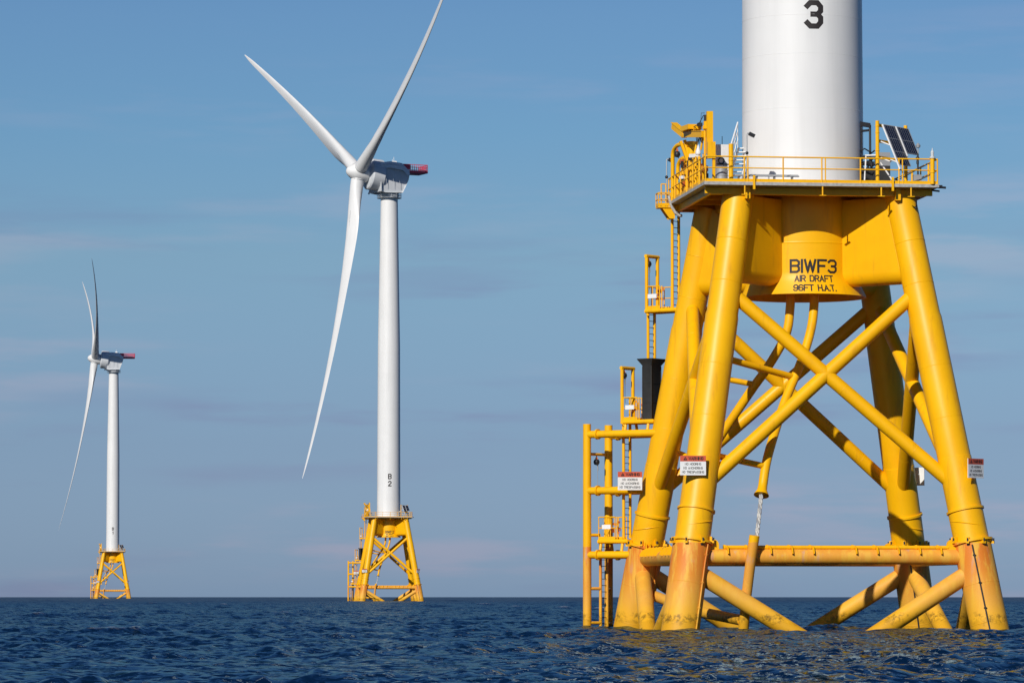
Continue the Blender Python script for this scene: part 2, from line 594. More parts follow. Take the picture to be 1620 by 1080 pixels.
# ------------------------------------------------------------------ sea
def build_sea():
    r = np.random.default_rng(11)
    rows = [2.5]
    while rows[-1] < 55:
        rows.append(rows[-1] * 1.03)
    while rows[-1] < 2200:
        rows.append(rows[-1] * 1.0019)
    while rows[-1] < 9000:
        rows.append(rows[-1] * 1.012)
    rows = np.array(rows)
    fine = np.radians(np.linspace(-9.2, 9.2, 1150))
    side = np.radians(9.2 + np.cumsum(0.016 * 1.055 ** np.arange(1, 116)))
    side = side[side < np.pi * 0.97]
    az = np.concatenate([-side[::-1], fine, side])
    nr, na = len(rows), len(az)
    D, A = np.meshgrid(rows, az, indexing='ij')
    X = (D * np.sin(A)).astype(np.float32)
    Y = (D * np.cos(A)).astype(np.float32)
    Z = np.zeros_like(X)
    DX = np.zeros_like(X)
    DY = np.zeros_like(X)
    dr = np.gradient(rows)[:, None].astype(np.float32)
    nw = 120
    wl = np.exp(np.linspace(np.log(0.42), np.log(15.0), nw)) * r.uniform(0.96, 1.04, nw)
    wind = R(118.0)                       # direction the sea runs, from +Y towards +X
    for L in wl:
        spread = 0.95 if L < 3 else 0.6
        a = wind + r.normal(0, spread)
        k = 2 * np.pi / L
        kx, ky = k * np.sin(a), k * np.cos(a)
        # slope per component: keep the steepness nearly constant, fall off for the longest waves
        st = 0.029 * (1.0 if L < 2.6 else (2.6 / L) ** 0.85) * r.uniform(0.5, 1.4)
        amp = st / k
        att = np.clip((L / (dr * 2.2)) - 0.6, 0, 1) if L < 12 else 1.0
        ph = kx * X + ky * Y + r.uniform(0, 2 * np.pi)
        s, c = np.sin(ph), np.cos(ph)
        Z += amp * c * att
        DX -= amp * 0.9 * np.sin(a) * s * att
        DY -= amp * 0.9 * np.cos(a) * s * att
    # groups of higher and lower waves
    grp = 1.0 + 0.30 * np.sin(X * 0.11 + Y * 0.05 + 1.0) * np.sin(Y * 0.083 - X * 0.03) + 0.22 * np.sin(X * 0.31 - Y * 0.17 + 2.0)
    Z *= grp
    X = X + DX
    Y = Y + DY
    Z = Z - (D ** 2) / (2 * EARTH)
    # foam: a few breaking crests, and a ragged wash round the legs and braces of the nearest foundation
    foam = np.zeros_like(Z)
    crest = (Z + (D ** 2) / (2 * EARTH))
    near = (D > 60) & (D < 1500)
    hi = np.quantile(crest[near], 0.9992)
    foam += np.clip((crest - hi) / (0.25 * hi), 0, 1) * near
    ct, stt = math.cos(THETA), math.sin(THETA)
    U = (X - 13.24) * ct + (Y - 182.5) * stt
    V = -(X - 13.24) * stt + (Y - 182.5) * ct
    spots = [(a * 6.87, b * 6.87, .83) for a in (-1, 1) for b in (-1, 1)]
    for a in (-1, 1):
        for b in (-1, 1):
            spots += [(a * 2.0, b * 6.87, .62), (a * 6.87, b * 2.0, .62)]
    for su, sv_, rr in spots:
        q = np.sqrt((U - su) ** 2 + (V - sv_) ** 2)
        foam += 0.55 * np.clip(1 - np.abs(q - rr - 0.05) / 0.28, 0, 1)
    co = np.stack([X, Y, Z], -1).reshape(-1, 3).astype(np.float32)
    i = np.arange(nr - 1)[:, None] * na
    j = np.arange(na - 1)[None, :]
    q = np.stack([i + j, i + j + 1, i + na + j + 1, i + na + j], -1).reshape(-1, 4)
    q = q[:, ::-1]
    me = bpy.data.meshes.new('sea')
    me.vertices.add(len(co))
    me.vertices.foreach_set('co', co.ravel())
    me.loops.add(q.size)
    me.loops.foreach_set('vertex_index', q.ravel().astype(np.int32))
    me.polygons.add(len(q))
    me.polygons.foreach_set('loop_start', np.arange(0, q.size, 4, dtype=np.int32))
    me.polygons.foreach_set('use_smooth', np.ones(len(q), dtype=bool))
    me.materials.append(MATS['sea_water'])
    at_ = me.attributes.new('foam', 'FLOAT', 'POINT')
    at_.data.foreach_set('value', np.clip(foam, 0, 1).astype(np.float32).ravel())
    me.update(calc_edges=True)
    o = bpy.data.objects.new('sea', me)
    COL.objects.link(o)
    tag(o, kind='structure')


THETA = R(7.2)                   # all foundations stand turned the same way
build_sea()

# ------------------------------------------------------------------ the three sites


def drop(x, y):
    return (x * x + y * y) / (2 * EARTH)


def site(x, y):
    return Matrix.Translation((x, y, -drop(x, y))) @ Matrix.Rotation(THETA, 4, 'Z')


SITES = [site(13.24, 182.5), site(-29.05, 949.0), site(-168.1, 1697.0)]
WORDS = ['nearest', 'middle', 'farthest']
S0 = SITES[0]

SL = 0.1657
A0 = 6.87
LEGS = {'a': (-1, -1), 'b': (1, -1), 'c': (-1, 1), 'd': (1, 1)}


def legp(su, sv_, z):
    a = A0 - SL * z
    return Vector((su * a, sv_ * a, z))


DZ = 19.75                       # deck level
U0, U1, V0, V1 = -5.42, 5.16, -5.0, 5.0
Q2 = math.sqrt(0.5)


def diag(D, t, z):
    """boat landing corner: D metres out from the centre towards the back left leg, t sideways"""
    return Vector((-Q2 * D + Q2 * t, Q2 * D + Q2 * t, z))


OUTZ = math.atan2(Q2, -Q2)       # heading of that diagonal


def railing(mb, pts, h=1.1, mid=0.6, r=0.028, posts=None, spacing=1.7, closed=False):
    pts = [Vector(p) for p in pts]
    seq = pts + ([pts[0]] if closed else [])
    for a, b in zip(seq[:-1], seq[1:]):
        up = Vector((0, 0, h))
        um = Vector((0, 0, mid))
        mb.bar(a + up, b + up, r, 8)
        mb.bar(a + um, b + um, r * 0.85, 8)
        mb.beam(a + Vector((0, 0, 0.08)), b + Vector((0, 0, 0.08)), 0.015, 0.14)
        n = max(1, round((b - a).length / spacing))
        for i in range(n + 1):
            p = a + (b - a) * (i / n)
            mb.bar(p, p + up, r * 0.95, 8)


def ladder(name, root, D, z0, z1, half=0.26, r=0.072, t=0.0):
    o = MB()
    for s in (-1, 1):
        o.path([diag(D, t + s * half, z0), diag(D, t + s * half, z1)], r, 12)
    st = o.build(name, 'yellow_splash' if z0 < 3 else 'yellow_paint', root)
    g = MB()
    z = z0 + 0.2
    while z < z1 - 0.1:
        g.bar(diag(D, t - half + 0.02, z), diag(D, t + half - 0.02, z), 0.017, 6)
        z += 0.30
    g.build('rungs', 'dark_rubber', st)
    return st


def build_foundation():
    root = empty('turbine_foundation', S0)
    # legs
    for key, (su, sv_) in LEGS.items():
        zs = [(-3.0, .83), (3.78, .83), (3.80, .93), (3.90, .93), (3.92, .775), (5.2, .775), (5.205, .835), (5.30, .835), (5.305, .755),
              (7.55, .750), (7.56, .735), (13.75, .735), (13.95, .70), (19.42, .69)]
        m = MB()
        m.path([legp(su, sv_, z) for z, r in zs], [r for z, r in zs], 48)
        # tilted closing ring
        c = legp(su, sv_, 4.67)
        ring = []
        for i in range(41):
            an = 2 * math.pi * i / 40
            ring.append(c + Vector((math.cos(an) * .79, math.sin(an) * .79, 0)) + Vector((0, 0, 1)) * (0.30 * su * math.cos(an)) * -SL * 2.2)
        m.path(ring, 0.022, 6, caps=False)
        # girth welds
        for z, r in ((17.2, .70), (15.3, .70), (11.6, .735), (9.3, .735), (2.0, .832), (0.3, .832)):
            m.path([legp(su, sv_, z - .02), legp(su, sv_, z), legp(su, sv_, z + .02)], [r - .004, r + .006, r - .004], 48, caps=False)
        leg = m.build('leg', 'yellow_splash', root)
        # clamps bolted round the flange
        m = MB()
        mb_ = MB()
        for i in range(8):
            an = i * math.pi / 4 + 0.35
            d = Vector((math.cos(an), math.sin(an), 0))
            c = legp(su, sv_, 3.86)
            m.piece()
            m.box(c + d * .90, (.20, .14, .10), an)
            m.box(c + d * .86 + Vector((0, 0, .13)), (.10, .12, .20), an)
            mb_.piece()
            mb_.bar(c + d * .97 + Vector((0, 0, .02)), c + d * .97 + Vector((0, 0, .18)), .035, 8)
            mb_.piece()
            mb_.box(c + d * .84 + Vector((0, 0, -.10)), (.05, .10, .10), an)
        m.build_each('clamp', 'yellow_paint', leg)
        mb_.build_each('bolt', 'dark_rubber', leg)
        # grout pipe down the sleeve
        m = MB()
        d = Vector((.60, -.66, 0)) if key in ('a', 'c') else Vector((-.22, -.86, 0))
        d = d.normalized()
        pts = [legp(su, sv_, z) + d * (.87 if z < 3.2 else .90) for z in (3.75, 3.0, 2.2, 1.6, .9, -.6)]
        m.path(pts, .035, 8)
        for z in (3.3, 2.1, 1.0):
            m.box(legp(su, sv_, z) + d * .85, (.12, .12, .05), 0)
        m.build('grout_pipe', 'yellow_splash' if key in ('a', 'c') else 'dark_rubber', leg)
    # X braces, horizontal beams, lower braces on the four faces
    faces = [('a', 'b'), ('c', 'd'), ('a', 'c'), ('b', 'd')]
    for f, (p, q) in enumerate(faces):
        P, Qq = LEGS[p], LEGS[q]
        for s, e in ((P, Qq), (Qq, P)):
            a, b = legp(*s, 15.1), legp(*e, 6.1)
            m = MB()
            off = Vector((0, 0, 0))
            m.path([a, a + (b - a) * .18, a + (b - a) * .82, b], .305, 32)
            for ft in (.2, .5, .8):
                c = a + (b - a) * ft
                tt = (b - a).normalized()
                m.path([c - tt * .02, c, c + tt * .02], [.302, .311, .302], 32, caps=False)
            m.build('cross_brace', 'yellow_paint', root)
            # lower bay, running down into the water
            a = legp(*s, 2.75)
            b = legp(*e, -6.2)
            c = a + (b - a) * .62
            m = MB()
            m.path([a, c], .385, 32)
            m.build('lower_brace', 'yellow_faded', root)
        a, b = legp(*P, 3.22), legp(*Qq, 3.22)
        t = (b - a).normalized()
        nrm = Vector((-t.y, t.x, 0))
        m = MB()
        m.path([a, b], .335, 32)
        bm = m.build('horizontal_beam', 'yellow_faded', root)
        m = MB()
        out = nrm * (-1 if f in (0,) else (1 if f == 1 else 0))
        lift = Vector((0, 0, .405)) + out * .06
        m.path([a + t * 1.45 + lift, b - t * 1.2 + lift], .085, 16)
        n = 11
        for i in range(n):
            if i == 5:
                continue
            c = a + t * (1.5 + i * ((b - a).length - 3.2) / (n - 1)) + lift
            m.path([c - t * .05, c + t * .05], .115, 12)
            ax = c - lift
            oo = out if out.length > 0 else nrm
            seg = [math.radians(q_) for q_ in range(15, 96, 10)]
            inn = [ax + oo * (.33 * math.cos(q_)) + Vector((0, 0, .33 * math.sin(q_))) for q_ in seg]
            oux = [ax + oo * (.50 * math.cos(q_)) + Vector((0, 0, .50 * math.sin(q_))) for q_ in seg[::-1]]
            rg = inn + oux
            m.loft([[p_ + t * .10 for p_ in rg], [p_ + t * .14 for p_ in rg]])
        m.build('cable_tube', 'yellow_paint', bm)
        m = MB()
        for c, sgn in ((a + t * 1.0, 1), (b - t * 1.0, -1)):
            m.piece()
            M = Matrix((t, Vector((0, 0, 1)), nrm)).transposed()
            for w_ in (-.09, .09):
                ring = [c + Vector((0, 0, .52)) + nrm * (w_ - .02) + t * (.26 * math.cos(x)) + Vector((0, 0, .24 * math.sin(x))) for x in [math.pi * k / 8 for k in range(9)]]
                ring = [c + nrm * (w_ - .02) + t * .26 + Vector((0, 0, .2))] + ring + [c + nrm * (w_ - .02) - t * .26 + Vector((0, 0, .2))]
                r2 = [x_ + nrm * .04 for x_ in ring]
                m.loft([ring, r2])
        m.build_each('lifting_lug', 'yellow_paint', bm)
    # transition piece
    prof = [(2.5, 19.45), (2.5, 17.40), (2.5, 17.345), (2.508, 17.33), (2.5, 17.315), (2.5, 17.26), (2.5, 16.6), (2.5, 16.2), (2.5, 16.0), (2.505, 15.93), (2.53, 15.78), (2.60, 15.55), (2.84, 15.06), (2.87, 15.0), (2.80, 15.0), (2.55, 15.45)]
    m = MB()
    m.lathe(prof[::-1], n=96)
    tp = m.build('transition_piece', 'yellow_paint', root)
    # arms from the transition piece to the leg heads: flat sided boxes with a rounded belly
    for su, sv_ in LEGS.values():
        d = Vector((su * Q2, sv_ * Q2, 0))
        n_ = Vector((-d.y, d.x, 0))
        rings = []
        hw = .50
        sec = [(-hw, 19.25), (-hw, 15.95)]
        for i in range(1, 12):
            an = math.pi * i / 12
            sec.append((-hw * math.cos(an), 15.95 - .58 * math.sin(an)))
        sec += [(hw, 15.95), (hw, 19.25)]
        m = MB()
        m.loft([[Vector((0, 0, z)) + d * 2.2 + n_ * x for x, z in sec],
                [Vector((0, 0, z)) + d * ((A0 - SL * z) / Q2) + n_ * x for x, z in sec]])
        # weld bead against the leg
        m.path([legp(su, sv_, z) + n_ * (.70 * math.sin(.80)) * s2 - d * (.70 * math.cos(.80)) for s2 in (1,) for z in (19.2, 16.0)], .02, 6)
        m.path([legp(su, sv_, z) - n_ * (.70 * math.sin(.80)) - d * (.70 * math.cos(.80)) for z in (19.2, 16.0)], .02, 6)
        m.build('support_arm', 'yellow_paint', root)
    # deck
    cu, cv = (U0 + U1) / 2, (V0 + V1) / 2
    m = MB()
    m.m = 0
    m.box((cu, cv, DZ - .07), (U1 - U0, V1 - V0, .14))
    dk = m.build('deck', 'grating', root)
    m = MB()
    for v in (V0 + .75, V1 - .75):
        m.piece()
        m.box((cu, v, DZ - .30), (U1 - U0 - .3, .16, .31))
        m.box((cu, v, DZ - .475), (U1 - U0 - .9, .26, .03))
    for u in (U0 + .45, U1 - .45):
        m.piece().box((u, cv, DZ - .302), (.16, V1 - V0 - 1.8, .31))
    for v in (-3.4, -1.2, 1.2, 3.4):
        m.piece().box((cu, v, DZ - .285), (U1 - U0 - .8, .14, .28))
    for u in (-3.4, 3.4):
        m.piece().box((u, cv, DZ - .42), (.22, V1 - V0 - .8, .55))
    m.build_each('deck_beam', 'yellow_paint', dk)
    # pads and brackets at the edge
    m = MB()
    for u in (-3.6, -.1, 2.55, 3.9):
        m.piece()
        m.bar((u, V0 + .06, DZ - .15), (u, V0 + .06, DZ - .55), .035, 8)
        m.box((u, V0 + .06, DZ - .56), (.30, .14, .03))
    for u in (-3.2, 3.05):
        m.piece()
        m.box((u, V0 - .03, DZ - .02), (.10, .06, .62))
    m.build_each('edge_bracket', 'yellow_paint', dk)
    m = MB()
    m.bar((U1 - .05, V0 + .2, DZ - .1), (U1 + .35, V0 + .2, DZ - .13), .05, 8)
    m.bar((U1 - .2, V0 + .7, DZ - .2), (U1 + .18, V0 + .7, DZ - .24), .04, 8)
    m.box((U1 + .12, V0 + .3, DZ - .08), (.18, .12, .14))
    m.bar((U1 - .9, V0 + .6, DZ - .6), (U1 - .9, V0 + .6, DZ - .95), .035, 8)
    m.ball((U1 - .92, V0 + .6, DZ - 1.0), .07)
    m.build('drain_pipe', 'black_paint', dk)
    # deck railing
    e = .06
    m = MB()
    up, um = 1.12, .62
    corners = [(U0 + e, V0 + e), (U1 - e, V0 + e), (U1 - e, V1 - e), (U0 + e, V1 - e)]
    for (a, b), skip in zip(zip(corners, corners[1:] + corners[:1]), (0, 0, 0, 1)):
        A, B = Vector((*a, DZ)), Vector((*b, DZ))
        n = 6
        for h, r in ((up, .034), (um, .028)):
            m.bar(A + Vector((0, 0, h)), B + Vector((0, 0, h)), r, 8)
        m.beam(A + Vector((0, 0, .07)), B + Vector((0, 0, .07)), .02, .14)
        for i in range(n + 1):
            p = A + (B - A) * (i / n)
            m.bar(p, p + Vector((0, 0, up)), .034, 8)
            if i % 2 == 1:
                p2 = p + (B - A).normalized() * .16
                m.bar(p2, p2 + Vector((0, 0, up)), .03, 8)
    m.build('railing', 'yellow_paint', dk)
    # boat landing bumpers
    for t in (-.85, .85):
        m = MB()
        m.path([diag(11.64, t, z) for z in (-2.5, 3.85, 9.55)], [.20, .20, .19], 24)
        m.build('bumper', 'yellow_splash', root)
    for z in (9.06, 6.42, 3.42):
        Dl = (A0 - SL * z) / Q2
        for t in (-.85, .85):
            m = MB()
            m.path([diag(11.64, t, z), diag(Dl + .1, t * .62, z)], .175, 20)
            for DD in (11.05,):
                k = (11.64 - DD) / (11.64 - Dl - .1)
                tt = t + (t * .62 - t) * k
                m.path([diag(DD - .05, tt, z), diag(DD + .05, tt, z)], .245, 20)
            m.build('landing_strut', 'yellow_paint', root)
    m = MB()
    m.piece().path([diag(11.64, -.85, 8.15), diag(11.64, .85, 8.15)], .07, 12)
    for z in (4.35, 1.85, .25):
        m.piece().path([diag(11.55, -.85, z), diag(11.3, -.3, z)], .075, 12)
        m.piece().path([diag(11.55, .85, z), diag(11.3, .3, z)], .075, 12)
    m.build_each('landing_tie', 'yellow_splash', root)
    # ladders
    ladder('ladder', root, 11.30, -1.2, 4.1)
    ladder('ladder', root, 9.95, 4.2, 9.6)
    ladder('ladder', root, 8.52, 12.3, 14.8)
    ladder('ladder', root, 7.12, 14.8, 19.6)
    # resting platforms with railing and hoist frame
    for (zc_, D0, D1, ext, Dh, top, hoist) in ((4.13, 10.30, 11.25, 9.6, 0, 0, 0), (9.69, 9.02, 9.80, 8.1, 9.90, 12.15, 1), (14.83, 7.70, 8.50, 6.3, 8.47, 17.32, 1)):
        m = MB()
        hw = .46
        loop = [diag(D1, -hw, zc_ - .08), diag(ext, -hw, zc_ - .08), diag(ext, hw, zc_ - .08), diag(D1, hw, zc_ - .08), diag(D1, -hw, zc_ - .08)]
        m.path(loop, .10, 12)
        dcen = diag((D1 + ext) / 2, 0, zc_ - .02)
        m.box(dcen, (D1 - ext, hw * 2, .05), OUTZ)
        pf = m.build('access_platform', 'yellow_paint', root)
        m = MB()
        railing(m, [diag(D0, -hw, zc_), diag(D1, -hw, zc_), diag(D1, hw, zc_), diag(D0, hw, zc_)], 1.06, .55, .026, spacing=.5)
        m.bar(diag(D0 - .12, -hw, zc_), diag(D0 - .12, -hw, zc_ + 1.06), .03, 8)
        m.build('railing', 'yellow_paint', pf)
        m = MB()
        m.piece().box(diag(D1 + .03, .0, zc_ + .62), (.03, .50, .14), OUTZ)
        m.piece().box(diag((D0 + D1) / 2, -hw - .04, zc_ + .60), (.50, .03, .20), OUTZ)
        m.build_each('notice_plate', 'sign_white', pf)
        m = MB()
        for k in range(9):
            q = diag((D0 + D1) / 2 + rng.uniform(-.22, .22), rng.uniform(-.1, .35), zc_ + rng.uniform(.25, 1.0))
            m.box(q, (rng.uniform(.05, .12), rng.uniform(.04, .1), rng.uniform(.06, .2)), rng.uniform(0, 3))
        m.build('fall_arrest_gear', 'orange_gear', pf)
        if hoist:
            m = MB()
            for t in (-.43, .43):
                m.path([diag(Dh, t, zc_ - (.15 if t < 0 else .0)), diag(Dh, t, top)], .085, 14)
            m.path([diag(Dh, -.515, top), diag(Dh, .515, top)], .085, 14)
            m.path([diag(Dh, -.43, zc_ - .1), diag(D1 - .1, -.40, zc_ - .3)], .07, 12)
            m.build('hoist_frame', 'yellow_paint', pf)
        # legs under the platform
        m = MB()
        if zc_ < 10:
            for DD, t in ((D1 - .1, -.4), (ext + .3, -.4), (D1 - .1, .4), (ext + .3, .4)):
                m.piece().bar(diag(DD, t, zc_ - .1), diag(DD, t * 1.3, zc_ - .68), .07, 10)
            m.build_each('platform_strut', 'yellow_paint', pf)
    # dark guard box round the upper ladder
    m = MB()
    hx, hy = .25, .38

    def ring(z, g):
        return [diag(8.5 + a * (hx + g), b * (hy + g), z) for a, b in ((-1, -1), (1, -1), (1, 1), (-1, 1))]
    m.loft([ring(9.72, 0), ring(12.2, 0), ring(12.52, .2), ring(12.54, .16), ring(12.2, -.03), ring(9.8, -.03)])
    for a, b in ((1, -1), (1, 1), (-1, -1), (-1, 1)):
        m.bar(diag(8.5 + a * hx, b * hy, 9.72), diag(8.5 + a * hx, b * hy, 12.2), .03, 6)
    for z in (10.5, 11.4):
        m.path(ring(z, .012) + [ring(z, .012)[0]], .012, 6)
    m.build('ladder_guard', 'dark_rubber', root)
    # cable tubes bending down from the transition piece
    def bez(pts, n=8):
        P = [Vector(p) for p in pts]
        out = []
        for i in range(len(P) - 1):
            p0, p1, p2, p3 = P[max(i - 1, 0)], P[i], P[i + 1], P[min(i + 2, len(P) - 1)]
            for k in range(n):
                s = k / n
                out.append(0.5 * ((2 * p1) + (p2 - p0) * s + (2 * p0 - 5 * p1 + 4 * p2 - p3) * s * s + (3 * p1 - p0 - 3 * p2 + p3) * s ** 3))
        out.append(P[-1])
        return out
    j1 = bez([(-.80, -1, 15.4), (-.81, -1, 14.5), (-1.02, -1, 13.24), (-1.74, -.5, 11.84), (-2.38, 0, 10.85), (-3.66, 1.0, 8.74), (-4.3, 1.5, 7.5), (-4.6, 1.75, 6.2)])
    m = MB()
    m.path(j1 + [j1[-1] + Vector((-.03, .02, -.25))], [.205] * len(j1) + [.36], 24)
    m.build('cable_conduit', 'yellow_paint', root)
    j2 = bez([(.17, -1.6, 15.4), (.17, -1.6, 14.6), (-.06, -2.0, 13.45), (-.60, -2.5, 12.0), (-1.57, -3.3, 10.0), (-2.52, -4.5, 7.69), (-2.86, -5.0, 6.35)])
    m = MB()
    m.path(j2 + [Vector((-2.91, -5.10, 6.15)), Vector((-2.96, -5.2, 5.92))], [.205] * len(j2) + [.22, .34], 24)
    m.build('cable_conduit', 'yellow_paint', root)
    m = MB()
    m.piece().path([legp(-1, -1, 12.05), (-.99, -2.74, 11.25)], .15, 20)
    m.piece().path([legp(-1, -1, 7.75), (-2.66, -4.7, 7.2)], .14, 20)
    m.piece().path([(-4.98, 0, 11.55), (-2.25, -.1, 11.05)], .13, 20)
    m.piece().path([legp(-1, 1, 8.4), (-4.3, 1.5, 7.5)], .13, 20)
    m.build_each('conduit_strut', 'yellow_paint', root)
    # twisted export cable and the sleeve that takes it under water
    a, b = Vector((-2.96, -5.22, 6.0)), Vector((-3.50, -6.85, 3.9))
    m = MB()
    n = 60
    for k in range(3):
        pts = []
        for i in range(n + 1):
            s = i / n
            an = s * 2 * math.pi * 3.2 + k * 2 * math.pi / 3
            pts.append(a + (b - a) * s + Vector((math.cos(an) * .05, math.sin(an) * .05, 0)))
        m.m = 1 if k == 2 else 0
        m.path(pts, .05, 8)
    m.build('twisted_cable', ['hose_grey', 'grey_metal'], root)
    m = MB()
    m.path([(-3.60, -6.95, 4.13), (-3.76, -6.82, 2.94), (-3.85, -6.3, 1.5), (-3.90, -5.85, 0), (-3.98, -5.4, -1.8)], .225, 24)
    m.path([legp(-1, 1, 1.6) + Vector((.5, -.3, 0)), (-5.2, -.5, .85), (-3.95, -5.8, .45)], .24, 20)
    m.build('cable_sleeve', 'yellow_faded', root)
    # basket outside the back left corner, with gusset plates
    m = MB()
    railing(m, [(-5.42, 4.15, 19.52), (-5.98, 4.15, 19.52), (-5.98, 4.85, 19.52), (-5.42, 4.85, 19.52)], .62, .32, .026, spacing=.6)
    m.box((-5.68, 4.5, 19.48), (.62, .72, .06))
    for v in (4.2, 4.75):
        P = [Vector((-5.8, v, 19.45)), Vector((-5.2, v, 19.45)), Vector((-5.2, v, 18.95)), Vector((-5.45, v, 18.95))]
        m.loft([P, [p + Vector((0, .05, 0)) for p in P]])
    for u in (-5.84, -5.62):
        m.bar((u, 4.2, 19.5), (u, 4.2, 20.55), .03, 8)
    m.bar((-5.84, 4.2, 20.55), (-5.62, 4.2, 20.55), .03, 8)
    m.build('ladder_landing', 'yellow_paint', dk)
    # pipe arches at the left edge
    m = MB()
    for (ua, va), (ub, vb), h in (((-5.33, 4.0), (-4.95, 2.6), 2.55), ((-5.22, 3.2), (-4.9, 2.0), 1.85)):
        A, B = Vector((ua, va, DZ)), Vector((ub, vb, DZ))
        pts = [A.copy(), A + Vector((0, 0, h - .4))]
        for k in range(1, 8):
            an = math.pi * k / 8
            pts.append(A + (B - A) * (.5 - .5 * math.cos(an)) + Vector((0, 0, h - .4 + .4 * math.sin(an))))
        pts += [B + Vector((0, 0, h - .4)), B.copy()]
        m.piece().path(pts, .095, 14)
    m.build_each('pipe_arch', 'yellow_paint', dk)
    return root, prof


def build_fittings():
    """the loose and bolted-on things of one foundation; returns [(root, key)]"""
    out = []

    def at(u, v, z, rz=0.0):
        return S0 @ Matrix.Translation((u, v, z)) @ Matrix.Rotation(rz, 4, 'Z')
    # ---- knuckle boom crane, folded along the left edge
    c = empty('deck_crane', at(-4.95, .5, DZ))
    def k(u, v, z):
        return Vector((u + 4.95, v - .5, z - DZ))
    m = MB()
    m.lathe([(.34, 0), (.34, .06), (.17, .08), (.16, 2.2), (.24, 2.22), (.24, 2.42)], k(-4.97, .9, DZ), n=24)
    for q in range(6):
        an = q * math.pi / 3
        m.box(k(-4.97 + math.cos(an) * .25, .9 + math.sin(an) * .25, DZ + .2), (.16, .03, .3), an)
    m.build('pedestal', 'yellow_paint', c)
    m = MB()
    b0, b1, b2 = k(-5.0, -2.5, 22.12), k(-5.37, .6, 22.46), k(-5.62, 1.9, 22.99)
    m.beam(b0, b1, .24, .27)
    m.beam(b1, b2, .24, .27)
    m.path([b1 - Vector((.122, 0, 0)), b1 + Vector((.122, 0, 0))], .16, 16)
    for a_, b_ in ((b0, b1), (b1, b2)):
        m.beam(a_ + Vector((0, 0, .155)), b_ + Vector((0, 0, .155)), .30, .03)
    bo = m.build('boom', 'yellow_paint', c)
    m = MB()
    m.box(k(-5.3, -.6, 22.62), (.55, 1.1, .22), .15)
    m.box(k(-5.1, -1.4, 22.52), (.3, .5, .16))
    m.path([k(-5.45, -.2, 22.62), k(-5.45, .3, 22.66)], .12, 12)
    m.build('winch', 'yellow_paint', bo)
    m = MB()
    m.piece().beam(k(-5.47, 1.0, 22.2), k(-5.15, 1.0, 21.3), .16, .13)
    m.piece().beam(k(-5.28, 1.0, 22.25), k(-5.05, .9, 21.35), .14, .10)
    m.piece().path([k(-4.98, -.6, 22.0), k(-5.12, -.6, 21.3)], .055, 12)
    m.piece().path([k(-4.92, -1.8, 22.1), k(-5.0, -1.7, 21.5)], .05, 12)
    m.build_each('hydraulic_ram', 'yellow_paint', bo)
    m = MB()
    for q in range(6):
        v = -2.2 + q * .42
        m.path([k(-4.86, v, 22.3), k(-4.84, v + .2, 22.0 - .06 * (q % 3)), k(-4.86, v + .42, 22.3)], .018, 6)
    m.box(k(-5.08, -1.9, 22.62), (.2, .3, .15))
    m.box(k(-4.98, -2.75, 22.75), (.10, .12, .42))
    m.path([k(-5.05, -2.7, 22.95), k(-5.2, -2.4, 22.6), k(-5.3, -1.6, 22.55)], .02, 6)
    m.path([k(-5.0, -2.7, 23.05), k(-5.15, -2.7, 23.05), k(-5.18, -2.7, 22.5)], .012, 6)
    m.build('hydraulic_hose', 'dark_rubber', bo)
    m = MB()
    m.box(k(-4.81, -2.9, 22.15), (.27, .27, 1.9))
    m.box(k(-4.81, -3.3, 21.32), (.34, .30, .74))
    m.box(k(-4.70, -3.3, 20.35), (.12, .14, 1.2))
    m.box(k(-4.98, -2.78, 22.5), (.14, .18, .34))
    m.build('mast', 'yellow_paint', c)
    m = MB()
    m.path([k(-4.99, -2.7, DZ), k(-4.99, -2.7, 22.45)], .05, 12)
    m.box(k(-4.99, -2.7, 22.4), (.18, .18, .16))
    m.build('hook_stand', 'yellow_paint', c)
    m = MB()
    m.piece().box(k(-5.02, -.7, 20.55), (.34, .5, 1.3))
    m.piece().box(k(-5.14, .3, 20.5), (.14, .2, 1.5))
    m.piece().path([k(-5.0, -1.3, DZ), k(-5.0, -1.3, 21.25)], .07, 12)
    m.piece().box(k(-5.05, 1.6, 20.4), (.3, .4, 1.2))
    m.piece().path([k(-5.22, .05, DZ), k(-5.22, .05, 21.5)], .055, 12)
    m.piece().box(k(-4.9, -2.0, 20.3), (.24, .3, .9))
    m.piece().path([k(-5.2, 1.9, DZ), k(-5.2, 1.9, 21.2), k(-5.12, 1.4, 21.4)], .06, 12)
    cb = m.build_each('control_cabinet', 'yellow_paint', c)[0]
    pr = random.Random(5)
    m = MB()
    for q in range(22):
        u, v = pr.uniform(-5.25, -4.75), pr.uniform(-2.6, 4.2)
        h_ = pr.uniform(.5, 1.9)
        m.piece().bar(k(u, v, DZ), k(u, v, DZ + h_), pr.uniform(.022, .045), 8)
        if q % 2:
            m.bar(k(u, v, DZ + h_), k(u + pr.uniform(-.1, .3), v + pr.uniform(-.6, .6), DZ + h_ - .1), .025, 8)
        if q % 3 == 0:
            m.box(k(u, v, DZ + h_ * .7), (.12, .16, .2))
    m.build_each('pipe', 'yellow_paint', c)
    m = MB()
    for (x, y, z, sx, sy, sz) in ((-5.0, -.96, 20.95, .2, .03, .08), (-5.0, -.96, 20.7, .2, .03, .06), (-5.0, -.96, 20.45, .2, .03, .10), (-5.2, .45, 21.1, .1, .16, .3), (-4.95, -2.2, 20.9, .12, .2, .3), (-5.28, 1.7, 21.2, .1, .2, .3), (-5.25, -.3, 21.25, .16, .2, .14), (-4.88, -2.5, 20.2, .12, .3, .3), (-5.12, .9, 20.6, .06, .3, .4)):
        m.piece().box(k(x, y, z), (sx, sy, sz))
    m.build_each('vent', 'black_paint', cb)
    m = MB()
